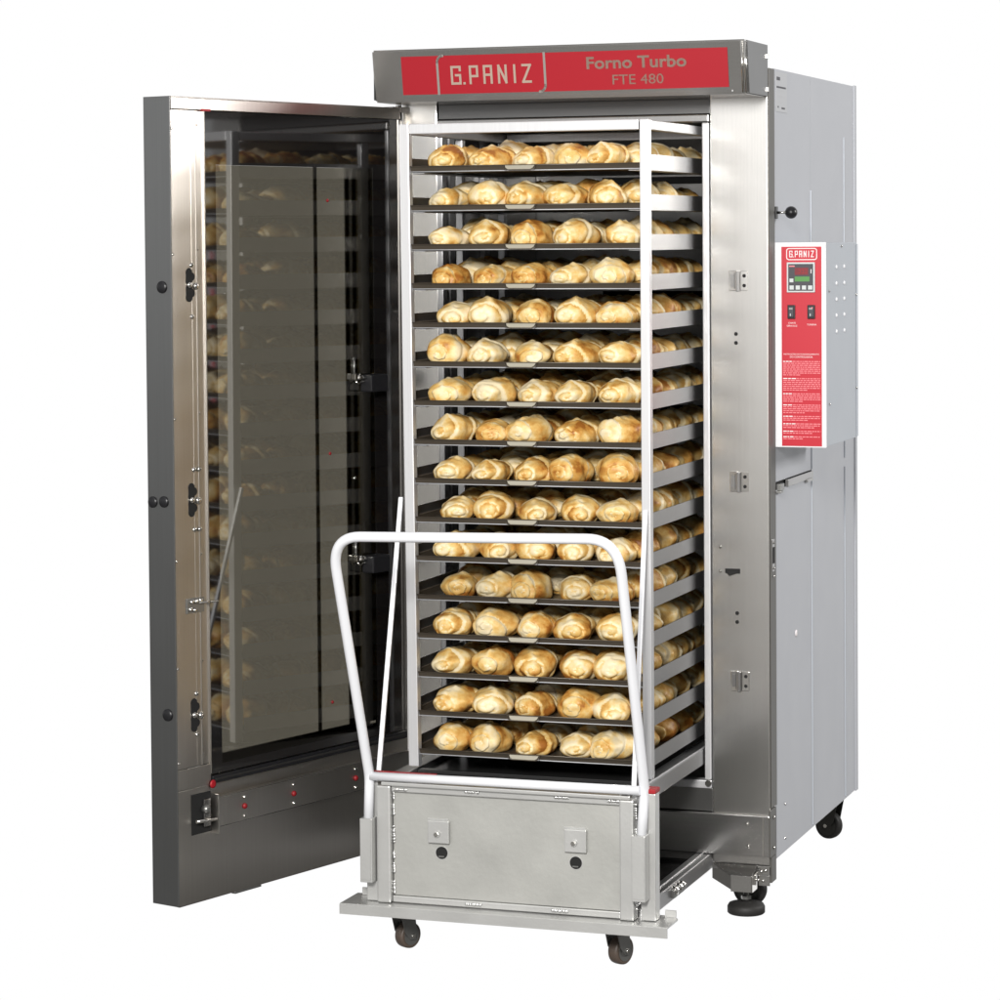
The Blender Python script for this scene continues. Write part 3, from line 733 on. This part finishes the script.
for k, z in enumerate(ZT):
    o = bpy.data.objects.new('baking_tray', TR); C.objects.link(o); o.location = (0, 0, z)
    tag(o, 'dark baking tray full of bread rolls, '+which(k)+' of the trolley' if k in (0, 15) else 'dark baking tray full of bread rolls, the '+ORD[k]+' one from the top', 'tray', 'baking trays stacked in the trolley')
    t = bpy.data.objects.new('pull_tab', TB); C.objects.link(t); t.parent = o

# ================================================================== BREAD ROLLS
from mathutils import noise
def loaf_mesh(seed, nu=54, nv=56):
    """rolled dough: a stout spindle along Y with a lapped spiral seam winding from the front end to the back"""
    rn = random.Random(seed)
    L, Rr = .134*rn.uniform(.95, 1.03), .0485*rn.uniform(.95, 1.05)
    pitch = rn.uniform(.016, .026); ph0 = rn.uniform(0, 1); hand = rn.choice((-1, 1)); amp = rn.uniform(.0055, .0085)
    bend = rn.uniform(-.006, .006); off = Vector((seed*7.3, seed*3.1, 0)); ecc = (rn.uniform(-.25, .25), rn.uniform(-.35, .05))
    bm = bmesh.new(); lay = bm.verts.layers.float.new('crust')
    bpitch = rn.uniform(.065, .12)
    rows = []; turns = 0; pr = 0; py = -L/2
    for i in range(nu+1):
        t = -math.cos(math.pi*i/nu)                    # -1 .. 1
        q = abs(t)
        r = Rr*(1-q**3.0)**(1/2.1)*(1-.10*t*t)
        y = t*L/2
        if i:
            ds_ = math.hypot(r-pr, y-py); turns += ds_/(pitch if q > .80 else bpitch)
        pr, py = r, y
        row = []
        for j in range(nv):
            v = 2*math.pi*j/nv
            capf = max(0., 1-r/Rr)
            ang = v
            f = (hand*ang/(2*math.pi)+ph0+turns) % 1.
            edge = min(f/.12, 1.)*(1-f)**.35
            lap = amp*(edge-.62)*(1.-.35*(1-capf))*min(1., r/(.2*Rr))
            p = Vector((math.cos(v)*r, y, math.sin(v)*r))
            nz = noise.noise(p*20+off)*.0085+noise.noise(p*48+off)*.0030
            rr = r+(lap+nz)*min(1., r/(.25*Rr)); yy = y+(lap*.9+nz)*(-1 if t < 0 else 1)*capf
            x = math.cos(v)*rr; z = math.sin(v)*rr
            x += ecc[0]*Rr*.25*capf; z += ecc[1]*Rr*.45*capf
            # torn ridge along the top
            w = math.atan2(x, z+1e-6); rid = math.exp(-((w-.25*math.sin(y*40+seed))/.22)**2)*(1-capf)
            tear = rid*(.010*noise.noise(Vector((w*2.5, y*85, seed)))+.0032)
            z += tear
            z = z*.84 if z > 0 else z*.88
            x += bend*(1-(2*y/L)**2)
            zb = -.031
            if z < zb: z = zb+(z-zb)*.05 
            vv = bm.verts.new((x*1.02, yy, z-zb+.0002)); 
            cr = .61-.31*min(1., capf*1.4)+.42*(min(f/.2, 1.)-.80)*(-1)*.0
            cr += .30*(f-.45) if f > .12 else -.42
            cr -= .30*max(0, rid)
            cr += .5*noise.noise(p*17+off*2)+(.12 if z < -.012 else 0)
            vv[lay] = max(-.1, min(1., cr)); row.append(vv)
        rows.append(row)
    for a, c in zip(rows, rows[1:]):
        for j in range(nv):
            f = bm.faces.new((a[j], c[j], c[(j+1) % nv], a[(j+1) % nv])); f.smooth = True
    zm = min(v.co.z for v in bm.verts)
    for v in bm.verts: v.co.z -= zm
    bmesh.ops.remove_doubles(bm, verts=rows[0]+rows[-1], dist=.0004)
    bmesh.ops.recalc_face_normals(bm, faces=bm.faces[:])
    me = bpy.data.meshes.new('bread_roll'); bm.to_mesh(me); bm.free(); me.materials.append(M['bread'])
    return me
LV = [loaf_mesh(s) for s in range(20)]
PX = [  # measured centres of the front row, in pixels of the photograph, turned into metres below
 (446, 490, 532, 574, 606), (448, 490, 528, 565, 605), (448, 490, 532, 575, 621), (450, 493, 533, 571, 612), (456, 490, 537, 579, 616), (450, 489, 538, 580, 620),
 (454, 497, 541, 578, 621), (454, 496, 533, 578, 622), (453, 494, 537, 573, 620), (458, 496, 539, 581, 618), (460, 501, 540, 578, 619), (461, 500, 535, 580, 614),
 (458, 498, 539, 580, 618), (458, 498, 539, 584, 617), (460, 497, 541, 584, 618), (456, 497, 541, 584, 616)]
YR = [-.343, -.214, -.076, .062, .200]
ROWN = ['front', 'second', 'third', 'fourth', 'back']; COLN = ['first', 'second', 'third', 'fourth', 'rightmost']
rb = random.Random(21)
rest = []; count = 0
for k, z in enumerate(ZT):
    xs = []
    for i, px in enumerate(PX[k]):
        xs.append(-.706+(px-(446+.67*k))*(.403/160.)+.0)
    xs = [min(x, -.262) for x in xs]
    for r in range(5):
        for c in range(5):
            x = xs[c] if r == 0 else -.690+.1035*c+rb.uniform(-.008, .008)
            if r and c == 4: x = -.262+rb.uniform(-.008, .003)
            x = max(-.722, x)
            y = YR[r]+rb.uniform(-.005, .006)
            me = LV[rb.randrange(len(LV))]; rz = R(rb.uniform(-20, 20))+(math.pi if rb.random() < .35 else 0)
            s = rb.uniform(.84, 1.0); sz = s*rb.uniform(.82, 1.02)
            mt = Matrix.Translation((x, y, z+.0016)) @ Matrix.Rotation(rz, 4, 'Z') @ Matrix.Diagonal((s*1.03, s, sz, 1))
            if r < 3 or (r == 3 and (c >= 3 or (c == 2 and True) or k >= 10)):
                if count < 300:
                    count += 1
                    o = bpy.data.objects.new('bread_roll', me); C.objects.link(o); o.matrix_world = mt
                    col = 'leftmost' if c == 0 else 'rightmost' if c == 4 else COLN[c]+' from left'
                    tray = 'top tray' if k == 0 else 'bottom tray' if k == 15 else ORD[k]+' tray from top'
                    tag(o, 'golden crusty roll, %s in the %s row of the %s' % (col, ROWN[r], tray), 'bread roll', 'bread rolls on the baking trays')
                    continue
            rest.append((me, mt))
bm = bmesh.new()
for me, mt in rest:
    t = me.copy(); t.transform(mt); bm.from_mesh(t); bpy.data.meshes.remove(t)
me = bpy.data.meshes.new('bread_rolls'); bm.to_mesh(me); bm.free(); me.materials.append(M['bread'])
for p_ in me.polygons: p_.use_smooth = True
o = bpy.data.objects.new('bread_rolls', me); C.objects.link(o)
tag(o, 'golden bread rolls filling the back rows of the baking trays', 'bread rolls', kind='stuff')

# ================================================================== LIGHT
w = bpy.data.worlds.new('World'); sc.world = w; w.use_nodes = True; nt = w.node_tree; nt.nodes.clear()
out = nd(nt, 'ShaderNodeOutputWorld'); bg = nd(nt, 'ShaderNodeBackground'); tc = nd(nt, 'ShaderNodeTexCoord'); sp = nd(nt, 'ShaderNodeSeparateXYZ')
nt.links.new(tc.outputs['Generated'], sp.inputs[0])
# the studio in front (behind the photographer): bright wall above, dark floor below, darker to the left
ramp = nd(nt, 'ShaderNodeValToRGB'); e = ramp.color_ramp.elements
mr = nd(nt, 'ShaderNodeMapRange'); mr.inputs[1].default_value = -.30; mr.inputs[2].default_value = .30
nt.links.new(sp.outputs['Z'], mr.inputs[0]); nt.links.new(mr.outputs[0], ramp.inputs[0])
def g(v, warm=0.): return (v, v*(1-.03*warm), v*(1-.08*warm), 1)
e[0].position = 0.; e[0].color = g(.20, 1); e[1].position = 1.; e[1].color = g(.5)
for z, v, wm in ((-.22, .24, 1), (-.16, .27, 1), (-.10, .31, 1), (-.06, .40, .8), (-.02, .78, .3), (.0, 1.3, 0), (.08, 1.5, 0), (.16, .6, 0)):
    k = e.new((z+.30)/.60); k.color = g(v, wm)
az = nd(nt, 'ShaderNodeMapRange'); az.interpolation_type = 'SMOOTHSTEP'
az.inputs[1].default_value = -.85; az.inputs[2].default_value = -.45; az.inputs[3].default_value = .50; az.inputs[4].default_value = 1.
nt.links.new(sp.outputs['X'], az.inputs[0])
az2 = nd(nt, 'ShaderNodeMapRange'); az2.interpolation_type = 'SMOOTHSTEP'
az2.inputs[1].default_value = .1; az2.inputs[2].default_value = .6; az2.inputs[3].default_value = 1.; az2.inputs[4].default_value = .4
nt.links.new(sp.outputs['X'], az2.inputs[0])
azm = nd(nt, 'ShaderNodeMath', operation='MULTIPLY'); nt.links.new(az.outputs[0], azm.inputs[0]); nt.links.new(az2.outputs[0], azm.inputs[1])
mul = nd(nt, 'ShaderNodeVectorMath', operation='SCALE'); nt.links.new(ramp.outputs[0], mul.inputs[0]); nt.links.new(azm.outputs[0], mul.inputs['Scale'])
# the white sweep behind
fw = nd(nt, 'ShaderNodeMapRange'); fw.interpolation_type = 'SMOOTHSTEP'
fw.inputs[1].default_value = .55; fw.inputs[2].default_value = .85
dt = nd(nt, 'ShaderNodeVectorMath', operation='DOT_PRODUCT'); dt.inputs[1].default_value = (-.33, .944, 0)
nt.links.new(tc.outputs['Generated'], dt.inputs[0]); nt.links.new(dt.outputs['Value'], fw.inputs[0])
mx = nd(nt, 'ShaderNodeMix', data_type='RGBA'); nt.links.new(fw.outputs[0], mx.inputs[0]); nt.links.new(mul.outputs[0], mx.inputs[6]); mx.inputs[7].default_value = (1.0, 1.0, 1.0, 1)
nt.links.new(mx.outputs[2], bg.inputs[0]); bg.inputs[1].default_value = 1.0; nt.links.new(bg.outputs[0], out.inputs[0])

def area(name, loc, target, size, power, col=(1, 1, 1), sy=None):
    l = bpy.data.lights.new(name, 'AREA'); l.energy = power; l.color = col; l.size = size
    if sy: l.shape = 'RECTANGLE'; l.size_y = sy
    o = bpy.data.objects.new(name, l); C.objects.link(o); o.location = loc
    o.rotation_euler = (Vector(target)-Vector(loc)).to_track_quat('-Z', 'Y').to_euler(); return o
area('key_softbox', (.9, -6.4, 3.0), (-.5, -.3, 1.2), 1.0, 470, (1, .98, .95))
area('side_softbox', (4.4, 1.75, 2.9), (-.2, -.2, 1.1), .7, 135, (1, .98, .96), 1.0)

# ================================================================== CAMERA
cam = bpy.data.cameras.new('camera'); co = bpy.data.objects.new('camera', cam); C.objects.link(co); sc.camera = co
yaw, pit, rol = R(19.26215154), R(2.21086779), R(-.43400692)
fwd = Vector((-math.sin(yaw)*math.cos(pit), math.cos(yaw)*math.cos(pit), -math.sin(pit))); rt = Vector((math.cos(yaw), math.sin(yaw), 0)); upv = rt.cross(fwd)
r2 = rt*math.cos(rol)+upv*math.sin(rol); u2 = -rt*math.sin(rol)+upv*math.cos(rol)
co.matrix_world = Matrix.Translation((1.68467126, -6.81644961, 1.68376289)) @ Matrix((r2, u2, -fwd)).transposed().to_4x4()
cam.sensor_width = 36; cam.lens = 2853.37*36/1000; cam.shift_y = -.1524; cam.clip_end = 100
sc.render.resolution_x = sc.render.resolution_y = 1024
sc.view_settings.view_transform = 'Standard'; sc.view_settings.look = 'None'; sc.view_settings.exposure = 0.; sc.view_settings.gamma = 1.
sc.render.engine = 'CYCLES'; sc.cycles.use_denoising = True
sc.cycles.max_bounces = 8; sc.cycles.transparent_max_bounces = 12; sc.cycles.caustics_reflective = False
